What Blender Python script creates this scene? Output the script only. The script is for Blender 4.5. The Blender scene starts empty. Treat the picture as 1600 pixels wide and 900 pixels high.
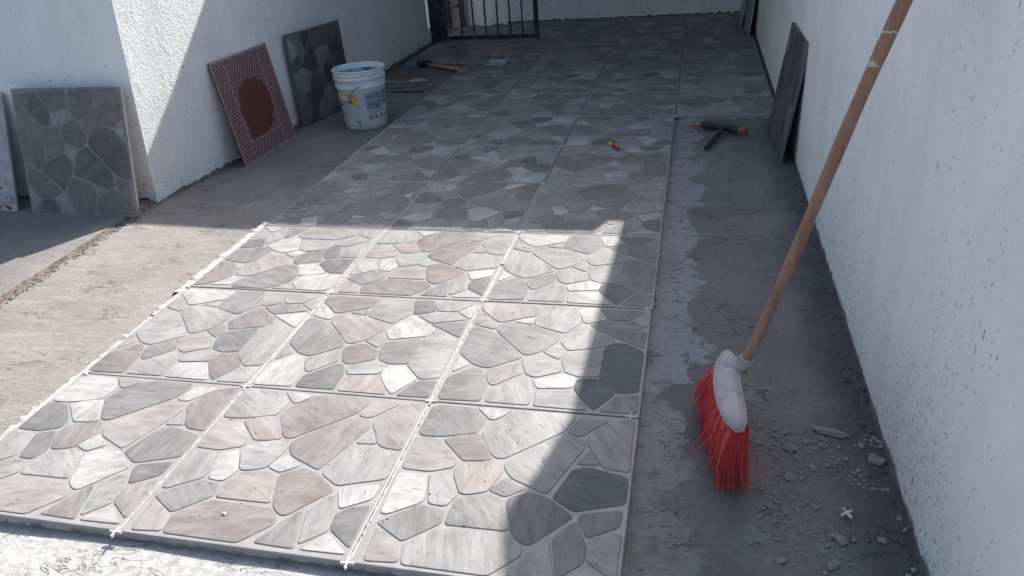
import bpy, bmesh, math, random
from mathutils import Vector, Matrix, noise
random.seed(7)
S = 0.6                                    # tile pitch in metres: layout coordinates below are in tiles
sc = bpy.context.scene
C = sc.collection
R = math.radians

# ------------------------------------------------------------------ camera
F, YAW, PIT, ROL = 1179.306, -0.2555, 0.4857, -0.0770
CAM = Vector((3.1729, -1.7824, 2.1576)) * S
def cam_axes():
    cy, sy, cp, sp = math.cos(YAW), math.sin(YAW), math.cos(PIT), math.sin(PIT)
    f = Vector((sy*cp, cy*cp, -sp)); r = Vector((cy, -sy, 0)); u = r.cross(f)
    cr, sr = math.cos(ROL), math.sin(ROL)
    return cr*r + sr*u, -sr*r + cr*u, f
rx, ux, fx = cam_axes()
cd = bpy.data.cameras.new('camera'); cam = bpy.data.objects.new('camera', cd); C.objects.link(cam)
cd.sensor_width = 36; cd.lens = F/1600*36; cd.clip_start = 0.02; cd.clip_end = 500
cam.matrix_world = Matrix(((rx.x, ux.x, -fx.x, CAM.x), (rx.y, ux.y, -fx.y, CAM.y), (rx.z, ux.z, -fx.z, CAM.z), (0, 0, 0, 1)))
sc.camera = cam
# ------------------------------------------------------------------ light
SUN = Vector((0.38, 1.0, 0.96)).normalized()
w = bpy.data.worlds.new('World'); sc.world = w; w.use_nodes = True
wn = w.node_tree; bg = wn.nodes['Background']
sky = wn.nodes.new('ShaderNodeTexSky'); sky.sky_type = 'NISHITA'; sky.sun_disc = False
sky.sun_elevation = math.asin(SUN.z); sky.sun_rotation = math.atan2(SUN.x, SUN.y)
sky.air_density = 1.0; sky.dust_density = 3.2; sky.ozone_density = 1.0
wn.links.new(sky.outputs[0], bg.inputs[0]); bg.inputs[1].default_value = 0.14
sl = bpy.data.lights.new('sun', 'SUN'); sl.energy = 5.0; sl.angle = R(0.53); sl.color = (1, 0.955, 0.895)
so = bpy.data.objects.new('sun', sl); C.objects.link(so)
so.rotation_euler = SUN.to_track_quat('Z', 'Y').to_euler(); so.location = (0, 0, 8)
sc.view_settings.view_transform = 'Standard'; sc.view_settings.look = 'None'
sc.view_settings.exposure = 0.72; sc.view_settings.gamma = 1
sc.cycles.max_bounces = 8; sc.cycles.diffuse_bounces = 5

# ------------------------------------------------------------------ node helper
class NT:
    def __init__(s, name, rough=0.8, spec=0.3):
        s.m = bpy.data.materials.new(name); s.m.use_nodes = True; s.t = s.m.node_tree
        s.b = s.t.nodes['Principled BSDF']; s.b.inputs['Roughness'].default_value = rough
        s.b.inputs['Specular IOR Level'].default_value = spec
        s._g = None
    def n(s, typ, ins=None, **kw):
        nd = s.t.nodes.new(typ)
        for k, v in kw.items(): setattr(nd, k, v)
        for k, v in (ins or {}).items(): s.set(nd.inputs[k], v)
        return nd
    def set(s, sock, v):
        if isinstance(v, bpy.types.NodeSocket): s.t.links.new(v, sock)
        elif isinstance(v, (tuple, list)) and sock.type == 'RGBA' and len(v) == 3: sock.default_value = (*v, 1)
        else: sock.default_value = v
    def pos(s):
        if not s._g: s._g = s.n('ShaderNodeNewGeometry')
        return s._g.outputs['Position']
    def xyz(s, v=None): return s.n('ShaderNodeSeparateXYZ', {0: v or s.pos()}).outputs
    def math(s, op, a, b=0.0, c=0.0, clamp=False):
        return s.n('ShaderNodeMath', {0: a, 1: b, 2: c}, operation=op, use_clamp=clamp).outputs[0]
    def ramp(s, v, a, b, lo=0.0, hi=1.0, smooth=True):
        return s.n('ShaderNodeMapRange', {0: v, 1: a, 2: b, 3: lo, 4: hi}, interpolation_type='SMOOTHSTEP' if smooth else 'LINEAR').outputs[0]
    def noise(s, scale, detail=5, rough=0.55, vec=None, dist=0.0, w=None):
        ins = {'Vector': vec or s.pos(), 'Scale': scale, 'Detail': detail, 'Roughness': rough, 'Distortion': dist}
        nd = s.n('ShaderNodeTexNoise', noise_dimensions='4D' if w is not None else '3D')
        for k, v in ins.items(): s.set(nd.inputs[k], v)
        if w is not None: s.set(nd.inputs['W'], w)
        return nd.outputs['Fac']
    def mapping(s, vec=None, scale=(1, 1, 1), rot=(0, 0, 0), loc=(0, 0, 0)):
        return s.n('ShaderNodeMapping', {0: vec or s.pos(), 'Scale': scale, 'Rotation': rot, 'Location': loc}).outputs[0]
    def mix(s, f, a, b, mode='MIX'):
        nd = s.n('ShaderNodeMix', data_type='RGBA', blend_type=mode)
        s.set(nd.inputs[0], f); s.set(nd.inputs[6], a); s.set(nd.inputs[7], b); return nd.outputs[2]
    def scale_col(s, c, f):
        nd = s.n('ShaderNodeVectorMath', operation='SCALE'); s.set(nd.inputs[0], c); s.set(nd.inputs['Scale'], f); return nd.outputs[0]
    def bump(s, h, dist=0.001, strength=1.0):
        nd = s.n('ShaderNodeBump', {'Height': h, 'Distance': dist, 'Strength': strength})
        if s.b.inputs['Normal'].is_linked: s.t.links.new(s.b.inputs['Normal'].links[0].from_socket, nd.inputs['Normal'])
        s.t.links.new(nd.outputs[0], s.b.inputs['Normal'])
    def col(s, c): s.set(s.b.inputs['Base Color'], c)
    def rough(s, r): s.set(s.b.inputs['Roughness'], r)

def simple(name, col, rough=0.6, metal=0.0, dirt=None, bump=0.0, nscale=60):
    t = NT(name, rough); t.b.inputs['Metallic'].default_value = metal
    n = t.noise(nscale, 6)
    c = t.mix(t.ramp(n, 0.25, 0.75), tuple(x*0.8 for x in col), tuple(min(1, x*1.15) for x in col))
    if dirt:
        c = t.mix(t.ramp(t.noise(nscale*0.45, 7, 0.7), 0.5, 0.62), c, dirt)
    t.col(c); t.rough(t.ramp(t.noise(nscale*0.6, 4), 0.2, 0.8, rough*0.8, min(1, rough*1.2)))
    if bump: t.bump(n, bump)
    return t.m

def stone_mat(name, attr):
    t = NT(name, 0.5, 0.25)
    if attr:
        a = t.n('ShaderNodeAttribute', attribute_name='tone'); base = a.outputs['Color']; rust = a.outputs['Alpha']
        rnd = t.math('MULTIPLY', t.n('ShaderNodeSeparateColor', {0: base}).outputs[0], 37.0); vec = t.pos()
    else:
        a = t.n('ShaderNodeObjectInfo'); base = a.outputs['Color']; rust = a.outputs['Alpha']; rnd = t.math('MULTIPLY', a.outputs['Random'], 40.0)
        vec = t.n('ShaderNodeTexCoord').outputs['Object']
    rv = t.n('ShaderNodeVectorRotate', rotation_type='Z_AXIS'); t.set(rv.inputs['Vector'], vec)
    t.set(rv.inputs['Angle'], t.math('ADD', t.math('MULTIPLY', t.math('SINE', rnd), 1.0), 0.75))
    v = t.mapping(rv.outputs[0], (9, 42, 9)); v2 = t.mapping(rv.outputs[0], (25, 140, 25))
    s1 = t.noise(1.0, 6, 0.62, v, 0.6, rnd); s2 = t.noise(1.0, 5, 0.65, v2, 0.4, rnd); big = t.noise(9, 3, 0.5, vec, 0, rnd)
    c = t.scale_col(base, t.ramp(s1, 0.28, 0.72, 0.76, 1.18))
    c = t.scale_col(c, t.ramp(s2, 0.3, 0.7, 0.95, 1.04)); c = t.scale_col(c, t.ramp(big, 0.3, 0.7, 0.90, 1.10))
    # dark streaks and pits along the grain
    c = t.mix(t.ramp(s1, 0.66, 0.72, 0, 0.45), c, t.scale_col(base, 0.55))
    c = t.mix(t.ramp(big, 0.45, 0.7, 0, 0.25), c, t.mix(1.0, base, (0.95, 1.0, 1.06), 'MULTIPLY'))
    c = t.mix(t.ramp(t.noise(1.0, 4, 0.6, t.mapping(rv.outputs[0], (30, 110, 30)), 0.9, t.math('ADD', rnd, 9.0)), 0.59, 0.65, 0, 0.6), c, t.scale_col(base, 0.45))
    c = t.mix(t.ramp(t.noise(1.0, 4, 0.6, t.mapping(rv.outputs[0], (24, 90, 30)), 0.9, t.math('ADD', rnd, 19.0)), 0.60, 0.67, 0, 0.5), c, t.scale_col(base, 1.4))
    # rust veins where the stone has them (alpha low)
    ve = t.ramp(t.math('ABSOLUTE', t.math('SUBTRACT', t.noise(1.0, 5, 0.6, t.mapping(rv.outputs[0], (6, 16, 6)), 1.2, rnd), 0.5)), 0.0, 0.07, 1, 0)
    c = t.mix(t.math('MULTIPLY', ve, t.math('MULTIPLY', t.math('SUBTRACT', 1.0, rust), 0.24)), c, (0.36, 0.25, 0.20))
    # cement dust
    c = t.scale_col(c, t.ramp(t.noise(3.2, 6, 0.65, t.mapping(None, (1, 1, 1), (0, 0, .6))), .35, .65, .90, 1.07))
    d = t.noise(16, 7, 0.68)
    c = t.mix(t.ramp(d, 0.52, 0.75, 0, 0.45), c, (0.30, 0.288, 0.275))
    c = t.mix(t.ramp(t.noise(150, 2, 0.5), 0.70, 0.74, 0, 0.7), c, (0.2, 0.19, 0.18))
    t.col(c); t.rough(t.ramp(d, 0.35, 0.7, 0.48, 0.68))
    t.bump(s1, 0.0010); t.bump(s2, 0.0004)
    return t.m
M = {}
M['stone'] = stone_mat('glazed stone relief', False)
M['stone_attr'] = stone_mat('glazed stone relief far', True)

t = NT('tile groove glaze', 0.45, 0.35)
n1 = t.noise(18, 6, 0.65)
c = t.mix(t.ramp(n1, 0.3, 0.7), (0.262, 0.253, 0.246), (0.322, 0.312, 0.304)); c = t.mix(t.ramp(t.noise(220, 2), 0.66, 0.72, 0, .6), c, (.2, .19, .18))
t.col(c); t.bump(t.noise(90, 4), 0.0005); M['groove'] = t.m

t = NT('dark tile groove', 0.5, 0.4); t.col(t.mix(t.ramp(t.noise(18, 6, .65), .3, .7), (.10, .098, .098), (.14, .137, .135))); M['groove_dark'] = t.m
t = NT('brown tile groove', 0.5, 0.4); t.col(t.mix(t.ramp(t.noise(18, 6, .65), .3, .7), (.20, .182, .172), (.26, .238, .225))); M['groove_brown'] = t.m
t = NT('stone relief edge', 0.5, 0.3); t.col(t.mix(t.ramp(t.noise(30, 5, .6), .3, .7), (0.165, 0.157, 0.152), (0.225, 0.216, 0.211))); M['stone_edge'] = t.m
t = NT('adhesive mortar', 0.95, 0.15)
n1 = t.noise(25, 7, 0.7)
t.col(t.mix(t.ramp(n1, 0.35, 0.62), (0.15, 0.15, 0.152), (0.42, 0.41, 0.395))); t.bump(t.noise(120, 6, 0.7), 0.003); M['mortar'] = t.m
t = NT('white mortar', 0.95, 0.15)
n1 = t.noise(40, 7, 0.7)
t.col(t.mix(t.ramp(n1, 0.35, 0.62), (0.40, 0.39, 0.375), (0.60, 0.59, 0.565))); t.bump(t.noise(140, 6, 0.7), 0.003); M['white_mortar'] = t.m

# concrete floor: tan float finish on the left, grey with pale cement film on the right, white thinset at the front
t = NT('concrete floor', 0.92, 0.2)
P = t.xyz()
warp = t.noise(7, 5, 0.6); fine = t.noise(60, 7, 0.7); str1 = t.noise(1, 7, 0.66, t.mapping(None, (5, 17, 5), (0, 0, R(14))), 0.8); big = t.noise(1.6, 4, 0.55)
left = t.mix(t.ramp(big, 0.3, 0.7), (0.222, 0.207, 0.189), (0.292, 0.273, 0.252))
left = t.mix(t.ramp(str1, 0.45, 0.75, 0, 0.6), left, (0.35, 0.335, 0.315))
left = t.mix(t.ramp(t.math('ADD', P[1], t.math('MULTIPLY', warp, .8)), 2.3, 2.8, 0, 0.85), left, t.mix(t.ramp(big, .3, .7), (.15, .147, .147), (.205, .20, .198)))  # far left floor greyer and darker: the roof's shade deepened in the colour
right = t.mix(t.ramp(big, 0.35, 0.65), (0.142, 0.137, 0.131), (0.21, 0.20, 0.187))
right = t.mix(t.ramp(str1, 0.5, 0.7, 0, 0.5), right, (0.235, 0.23, 0.224))
xw = t.math('ADD', P[0], t.math('MULTIPLY', t.math('SUBTRACT', t.noise(4.5, 6, 0.62), 0.5), 0.55))
film = t.ramp(xw, 1.93, 1.955, 1, 0)                                  # pale cement film beside the tiles
film = t.math('MULTIPLY', film, t.ramp(t.noise(22, 6, 0.7), 0.30, 0.48))
film = t.math('MULTIPLY', film, t.ramp(P[1], 0.25, 0.6, 0.45, 1.0)); film = t.math('MULTIPLY', film, t.math('GREATER_THAN', P[0], 1.2))
right = t.mix(t.math('MULTIPLY', film, 0.85), right, (0.30, 0.31, 0.315))
pt = t.math('MULTIPLY', t.ramp(t.noise(3.1, 6, 0.6), 0.60, 0.62), t.ramp(P[0], 2.0, 2.3, 0.7, 0.15))
right = t.mix(pt, right, (0.26, 0.265, 0.268))
edge = t.ramp(t.math('ADD', P[0], t.math('MULTIPLY', warp, 0.16)), 2.30, 2.46)
right = t.mix(t.math('MULTIPLY', edge, 0.75), right, (0.072, 0.070, 0.070))   # damp dirt along the wall foot
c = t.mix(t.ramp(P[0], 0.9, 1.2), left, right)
fr = t.ramp(t.math('ADD', P[1], t.math('MULTIPLY', warp, 0.02)), -0.02, 0.02, 1, 0)
fr = t.math('MULTIPLY', fr, t.ramp(t.math('ADD', P[0], t.math('MULTIPLY', warp, 0.3)), 1.75, 2.0, 1, 0))
c = t.mix(fr, c, t.mix(t.ramp(t.noise(30, 6, .7), .35, .6), (0.34, 0.34, 0.335), (0.42, 0.42, 0.41)))
c = t.scale_col(c, t.ramp(fine, 0.25, 0.75, 0.86, 1.12))
crk = t.ramp(t.math('ABSOLUTE', t.math('SUBTRACT', t.noise(1, 4, 0.6, t.mapping(None, (6, 13, 5), (0, 0, R(20))), 1.5), 0.5)), 0, 0.012, 1, 0)
crk = t.math('MULTIPLY', crk, t.ramp(t.noise(5.5, 4, .6), 0.50, 0.60))
pit = t.ramp(t.noise(1, 3, 0.6, t.mapping(None, (45, 95, 60))), 0.70, 0.74)
dk = t.math('MAXIMUM', t.math('MULTIPLY', crk, 0.75), t.math('MULTIPLY', pit, 0.6))
c = t.mix(dk, c, t.scale_col(c, 0.35))
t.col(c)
t.bump(t.math('SUBTRACT', str1, t.math('MULTIPLY', dk, 0.6)), 0.006); t.bump(fine, 0.0035); t.bump(t.math('MULTIPLY', film, t.ramp(t.noise(35, 5, .6), .2, .7, .6, 1.0)), 0.004); M['concrete'] = t.m

t = NT('broken concrete edge', 0.95, 0.1)
t.col(t.mix(t.ramp(t.noise(45, 6, .7), .35, .62), (0.095, 0.078, 0.066), (0.27, 0.235, 0.205))); t.bump(t.noise(90, 6, .75), 0.012); M['broken'] = t.m
# dark smooth slab on the far left
t = NT('left slab concrete', 0.9, 0.2)
big = t.noise(2.5, 6, 0.6); fine = t.noise(90, 6, 0.7)
c = t.mix(t.ramp(big, 0.3, 0.7), (0.18, 0.172, 0.165), (0.27, 0.255, 0.24)); c = t.scale_col(c, t.ramp(fine, 0.3, 0.7, 0.85, 1.12)); t.col(c)
t.bump(fine, 0.003); t.bump(t.noise(1, 5, .6, t.mapping(None, (3, 14, 3), (0, 0, .4))), 0.004); M['slab'] = t.m

def wall_mat(name, axis, plaster=0.0, base=(0.70, 0.735, 0.755), zdense=0.13, amount=1.0, seed=0.0, zc=0.0):
    # axis = the horizontal axis along the wall (0: x, 1: y)
    t = NT(name, 0.82, 0.25); P = t.xyz(); z = P[2]
    big = t.noise(1.3, 4, .5); c = t.mix(t.ramp(big, 0.3, 0.7), tuple(b*0.93 for b in base), tuple(min(1, b*1.03) for b in base))
    sm = t.noise(1, 5, .65, t.mapping(None, (7, 7, 2)), .3)
    c = t.scale_col(c, t.ramp(sm, .3, .75, 0.95, 1.03))
    dens = t.math('ADD', t.math('MULTIPLY', t.math('POWER', 2.718, t.math('MULTIPLY', t.math('ADD', z, 0.02), -1/zdense)), 0.50*amount), 0.055*amount)
    if plaster: dens = t.math('MULTIPLY', dens, t.ramp(P[1], 3.6, 5.4, 0.7, 3.2)) if axis == 1 else dens
    dens = t.math('MULTIPLY', dens, t.ramp(t.noise(2.2, 3, .5, t.mapping(None, (1, 1, 1), (0, 0, 0), (seed, seed, 0))), 0.35, 0.62, 0.25, 1.5))
    for sx, sz, k in ((42, 17, 0.26), (75, 38, 0.28), (110, 60, 0.32), (170, 100, 0.34)):
        v = t.mapping(None, (sx, sx, sz), (0, 0, 0), (seed*3, seed, 1.3*k))
        v = t.n('ShaderNodeVectorMath', {0: v, 1: t.scale_col(t.n('ShaderNodeTexNoise', {'Vector': v, 'Scale': 2.2, 'Detail': 2.0}).outputs['Color'], 0.55)}, operation='ADD').outputs[0]
        vo = t.n('ShaderNodeTexVoronoi', {'Vector': v, 'Scale': 1.0}, feature='F1')
        cc = t.n('ShaderNodeSeparateColor', {0: vo.outputs['Color']}).outputs
        on = t.math('LESS_THAN', cc[0], dens)
        rad = t.math('MULTIPLY', t.math('ADD', t.math('MULTIPLY', cc[1], 0.75), 0.25), k)
        sp = t.math('MULTIPLY', on, t.ramp(t.math('SUBTRACT', vo.outputs['Distance'], rad), -0.06, 0.04, 1, 0))
        c = t.mix(t.math('MULTIPLY', sp, t.math('ADD', t.math('MULTIPLY', cc[2], .5), .4)), c, (0.10, 0.105, 0.11))
    # worn cement showing along the foot
    foot = t.ramp(t.math('ADD', z, t.math('MULTIPLY', t.math('SUBTRACT', t.noise(9, 6, .65), 0.5), 0.10)), -.022+zc, -0.008+zc, 1, 0)
    c = t.mix(t.math('MULTIPLY', foot, 0.85), c, (0.16, 0.158, 0.155))
    stn = t.ramp(t.noise(1, 6, .7, t.mapping(None, (2.2, 2.2, 1.2), (0, 0, 0), (seed, 0, seed))), .54, .70, 0, .14)
    c = t.mix(stn, c, (0.45, 0.44, 0.42))
    t.col(c)
    t.bump(t.noise(60, 5, .6), 0.0014 if plaster else 0.0006); t.bump(t.noise(1, 4, .55, t.mapping(None, (7, 7, 2.6), (.5, .2, 0)), .2), 0.002 if plaster else 0.004)
    if plaster:
        ph = t.noise(75, 6, 0.65); amp = t.ramp(P[1], 2.6, 3.6, 1.0, 0.25); t.bump(t.math('MULTIPLY', amp, t.ramp(ph, 0.40, 0.68)), 0.006*plaster); t.bump(t.math('MULTIPLY', amp, t.ramp(t.noise(1, 5, .7, t.mapping(None, (16, 16, 7), (.35, .0, 0)), 0.3), 0.52, 0.66)), 0.007*plaster)
    return t.m
M['wall_right'] = wall_mat('right wall paint', 1, 0, (0.86, 0.85, 0.825), 0.20, 1.5, 2.0)
M['wall_left'] = wall_mat('left wall paint', 1, 0.32, (0.88, 0.89, 0.88), 0.10, 0.9, 9.0)
M['wall_end'] = wall_mat('end wall paint', 0, 0.0, (0.84, 0.84, 0.825), 0.12, 0.7, 4.0)
M['wall_back'] = wall_mat('back wall paint', 0, 0.2, (0.78, 0.79, 0.785), 0.20, 3.0, 6.0)
M['cement_foot'] = simple('crumbly cement', (0.115, 0.112, 0.11), 0.95, bump=0.006, nscale=70)
M['crumb'] = simple('cement crumbs', (0.26, 0.255, 0.25), 0.95, bump=0.002, nscale=90)
M['crumb_dark'] = simple('dark cement crumbs', (0.09, 0.088, 0.085), 0.95, bump=0.002, nscale=90)
M['rock'] = simple('mortar chunks', (0.24, 0.235, 0.225), 0.95, bump=0.003, nscale=80)
M['spacer'] = simple('white spacer plastic', (0.60, 0.60, 0.585), 0.5, dirt=(0.42, 0.41, 0.40))
M['clay'] = simple('red tile body', (0.14, 0.045, 0.038), 0.9, bump=0.001, nscale=45)
M['clay_edge'] = simple('tile edge', (0.33, 0.30, 0.295), 0.7, bump=0.0005)
M['clay_dust'] = simple('white bisque dust', (0.40, 0.32, 0.33), 0.95, nscale=120)
M['black'] = simple('black gate paint', (0.022, 0.027, 0.034), 0.45, dirt=(0.10, 0.11, 0.12), nscale=25)
M['rubber'] = simple('black rubber', (0.025, 0.026, 0.028), 0.6, dirt=(0.10, 0.10, 0.10), nscale=50)
M['orange'] = simple('orange plastic', (0.36, 0.085, 0.045), 0.55, dirt=(0.25, 0.13, 0.10))
M['yellow'] = simple('yellow plastic', (0.62, 0.42, 0.07), 0.4)
M['magenta'] = simple('crimson plastic', (0.35, 0.015, 0.08), 0.4)
M['steel'] = simple('dusty steel', (0.30, 0.30, 0.30), 0.45, metal=0.6, dirt=(0.4, 0.4, 0.39))
M['wood'] = simple('tool handle wood', (0.42, 0.25, 0.15), 0.6, dirt=(0.5, 0.42, 0.36))
M['wood_dark'] = simple('red brown wood', (0.26, 0.11, 0.06), 0.6)
M['navy'] = simple('navy print', (0.02, 0.04, 0.08), 0.5)
M['grey_plastic'] = simple('pale grey plastic', (0.42, 0.47, 0.47), 0.5, dirt=(0.3, 0.32, 0.32), nscale=40)
M['plaster_grey'] = simple('roof concrete', (0.11, 0.11, 0.11), 0.9, bump=0.003)
M['board'] = simple('pinkish board', (0.24, 0.21, 0.215), 0.8)
# ------------------------------------------------------------------ object helpers
def link(name, me, mat=None, parent=None, loc=None, rot=None):
    if mat is not None and not me.materials:
        me.materials.append(mat)
    o = bpy.data.objects.new(name, me); C.objects.link(o)
    if parent: o.parent = parent
    if loc is not None: o.location = loc
    if rot is not None: o.rotation_euler = rot
    return o
def empty(name, loc, rot=(0, 0, 0)):
    o = bpy.data.objects.new(name, None); C.objects.link(o); o.location = loc; o.rotation_euler = rot; o.empty_display_size = .05
    return o
def tag(o, label=None, cat=None, group=None, kind=None):
    if label: o['label'] = label
    if cat: o['category'] = cat
    if group: o['group'] = group
    if kind: o['kind'] = kind
    return o
def mesh(name, vs, fs, smooth=False):
    me = bpy.data.meshes.new(name); me.from_pydata([tuple(v) for v in vs], [], fs); me.update()
    if smooth:
        for p in me.polygons: p.use_smooth = True
    return me
def recalc(me):
    bm = bmesh.new(); bm.from_mesh(me); bmesh.ops.recalc_face_normals(bm, faces=bm.faces); bm.to_mesh(me); bm.free(); return me
def box(name, x0, x1, y0, y1, z0, z1, bev=0.0):
    bm = bmesh.new(); bmesh.ops.create_cube(bm, size=1)
    for v in bm.verts: v.co = Vector(((x0+x1)/2+v.co.x*(x1-x0), (y0+y1)/2+v.co.y*(y1-y0), (z0+z1)/2+v.co.z*(z1-z0)))
    if bev: bmesh.ops.bevel(bm, geom=bm.edges[:], offset=bev, segments=2, affect='EDGES', profile=.5)
    me = bpy.data.meshes.new(name); bm.to_mesh(me); bm.free(); return me
def tube_geo(pts, rads, n=10, cap=True, squash=1.0):
    vs, fs = [], []; pts = [Vector(p) for p in pts]
    if not hasattr(rads, '__len__'): rads = [rads]*len(pts)
    up = Vector((0, 0, 1)); d0 = (pts[1]-pts[0]).normalized()
    if abs(d0.z) > .95: up = Vector((1, 0, 0))
    for i, p in enumerate(pts):
        d = (pts[min(i+1, len(pts)-1)]-pts[max(i-1, 0)]).normalized()
        a = d.cross(up).normalized(); b = a.cross(d).normalized()
        for k in range(n):
            t = 2*math.pi*k/n; vs.append(p+rads[i]*(math.cos(t)*a+math.sin(t)*b*squash))
    for i in range(len(pts)-1):
        for k in range(n):
            fs.append((i*n+k, i*n+(k+1) % n, (i+1)*n+(k+1) % n, (i+1)*n+k))
    if cap: fs.append(tuple(range(n-1, -1, -1))); fs.append(tuple(range((len(pts)-1)*n, len(pts)*n)))
    return vs, fs
def tube(name, pts, rads, n=12, smooth=True, squash=1.0):
    vs, fs = tube_geo(pts, rads, n, True, squash); me = mesh(name, vs, fs)
    for p in me.polygons: p.use_smooth = smooth and len(p.vertices) == 4
    return recalc(me)
def lathe(name, prof, n=64, smooth=True):
    vs, fs = [], []
    for r, z in prof:
        for k in range(n): vs.append((r*math.cos(2*math.pi*k/n), r*math.sin(2*math.pi*k/n), z))
    for i in range(len(prof)-1):
        for k in range(n): fs.append((i*n+k, i*n+(k+1) % n, (i+1)*n+(k+1) % n, (i+1)*n+k))
    return mesh(name, vs, fs, smooth)
def joined(name, geos, smooth=False):
    V, Fc = [], []
    for vs, fs in geos:
        o = len(V); V += list(vs); Fc += [tuple(i+o for i in f) for f in fs]
    return mesh(name, V, Fc, smooth)
def nz(x, y=0.0, z=0.0): return noise.noise(Vector((x, y, z)))
def chunk_geo(c, r, seed, flat=0.6, n=None):
    rnd = random.Random(seed); bm = bmesh.new(); bmesh.ops.create_icosphere(bm, subdivisions=n or 1, radius=1)
    rot = Matrix.Rotation(rnd.uniform(0, 6.28), 3, 'Z'); sx = rnd.uniform(.75, 1.3)
    out = []
    for v in bm.verts:
        p = v.co.copy(); k = 1+.55*nz(p.x*1.3+seed*7.1, p.y*1.3, p.z*1.3+seed*3.3)
        p = Vector((p.x*sx*k, p.y/sx*k, p.z*flat*k)); out.append(rot @ p*r+Vector(c))
    fs = [tuple(v.index for v in f.verts) for f in bm.faces]; bm.free(); return out, fs

# ------------------------------------------------------------------ tile moulds (thousandths of a tile, x to the right, y away)
MOLD_A = [[(28,152),(49,151),(160,83),(183,0),(177,-15),(53,-24)],[(30,177),(169,296),(275,282),(283,212),(170,93),(150,99)],[(177,89),(295,186),(578,178),(618,143),(626,99),(527,-16),(197,-15)],[(26,231),(6,473),(144,478),(180,328),(171,310),(50,228)],[(193,316),(154,480),(237,511),(305,380),(274,308),(212,309)],[(18,513),(16,722),(85,731),(150,698),(242,591),(239,544),(144,504),(26,502)],[(14,764),(20,955),(60,979),(236,973),(296,889),(279,791),(123,745),(33,741)],[(149,723),(186,753),(299,785),(392,627),(365,608),(270,595)],[(313,389),(259,495),(259,547),(291,567),(404,614),(435,595),(456,545),(420,418),(349,390)],[(430,427),(483,512),(565,460),(573,445),(507,397),(496,398)],[(301,209),(306,340),(326,367),(435,400),(498,375),(554,223),(546,203)],[(569,213),(515,371),(524,392),(601,438),(679,409),(788,334),(789,315),(657,161),(634,152),(591,180)],[(245,979),(404,976),(346,905),(321,898)],[(309,787),(324,857),(381,927),(458,982),(693,985),(707,951),(677,861),(447,635),(412,630),(374,672)],[(461,576),(463,614),(646,807),(734,827),(769,798),(782,760),(673,442),(655,439),(502,515)],[(694,846),(728,954),(864,968),(864,954),(761,839),(731,835)],[(785,801),(799,852),(889,958),(977,978),(990,622),(893,630),(855,662),(825,734),(801,763)],[(765,641),(800,739),(818,733),(853,649)],[(696,418),(751,595),(804,625),(978,584),(990,550),(987,428),(800,355),(779,358)],[(855,227),(813,325),(831,347),(972,393),(978,375),(971,299),(862,223)],[(869,115),(861,193),(906,235),(981,262),(988,38),(980,26),(873,105)],[(770,18),(735,191),(762,249),(810,299),(850,197),(859,97),(784,15)],[(796,-9),(866,82),(878,84),(987,2),(975,-10)],[(591,0),(694,179),(716,182),(766,-9),(603,-9)]]
MOLD_B = [[(22,49),(21,203),(128,303),(166,301),(190,266),(234,160),(238,114),(233,28),(33,19)],[(23,253),(24,404),(92,338),(94,319),(34,254)],[(14,458),(9,686),(42,700),(134,661),(188,621),(349,446),(351,420),(208,312),(177,315),(123,335),(30,419)],[(18,750),(14,847),(41,858),(152,748),(146,692),(34,728)],[(15,923),(19,972),(351,966),(367,950),(350,865),(208,793),(163,773),(135,786),(32,891)],[(247,785),(271,808),(343,836),(356,769),(349,764)],[(371,755),(357,809),(389,969),(568,982),(584,955),(620,812),(551,689),(534,695)],[(162,694),(177,750),(213,770),(364,749),(517,678),(518,605),(458,506),(392,455),(357,461),(179,658)],[(461,493),(531,570),(577,499),(558,429),(546,434)],[(371,382),(373,422),(467,459),(571,397),(587,322),(462,256),(414,278)],[(208,261),(216,294),(355,380),(373,350),(388,281),(274,165),(259,157),(237,185)],[(259,48),(264,122),(392,245),(427,249),(471,175),(473,95),(473,28),(268,26)],[(466,235),(601,299),(665,281),(668,233),(660,191),(490,166),(467,211)],[(496,31),(495,143),(656,173),(686,136),(740,59),(752,22),(506,16)],[(574,417),(586,486),(751,545),(775,534),(778,343),(776,300),(682,286),(610,315)],[(538,600),(629,782),(652,784),(816,651),(819,623),(785,577),(593,514),(584,527)],[(587,964),(702,976),(760,858),(680,818),(637,809)],[(715,969),(761,968),(957,965),(884,863),(772,860)],[(895,864),(988,963),(991,789),(901,849)],[(675,794),(789,846),(885,848),(968,779),(786,722),(762,727)],[(780,706),(989,748),(991,585),(972,587)],[(780,294),(782,541),(799,592),(849,619),(895,610),(974,555),(988,509),(989,199),(976,184),(896,171),(874,186),(785,276)],[(671,186),(681,265),(775,275),(872,169),(797,28),(778,26),(721,101)],[(818,20),(873,129),(898,152),(984,162),(989,34),(981,14)]]

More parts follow.
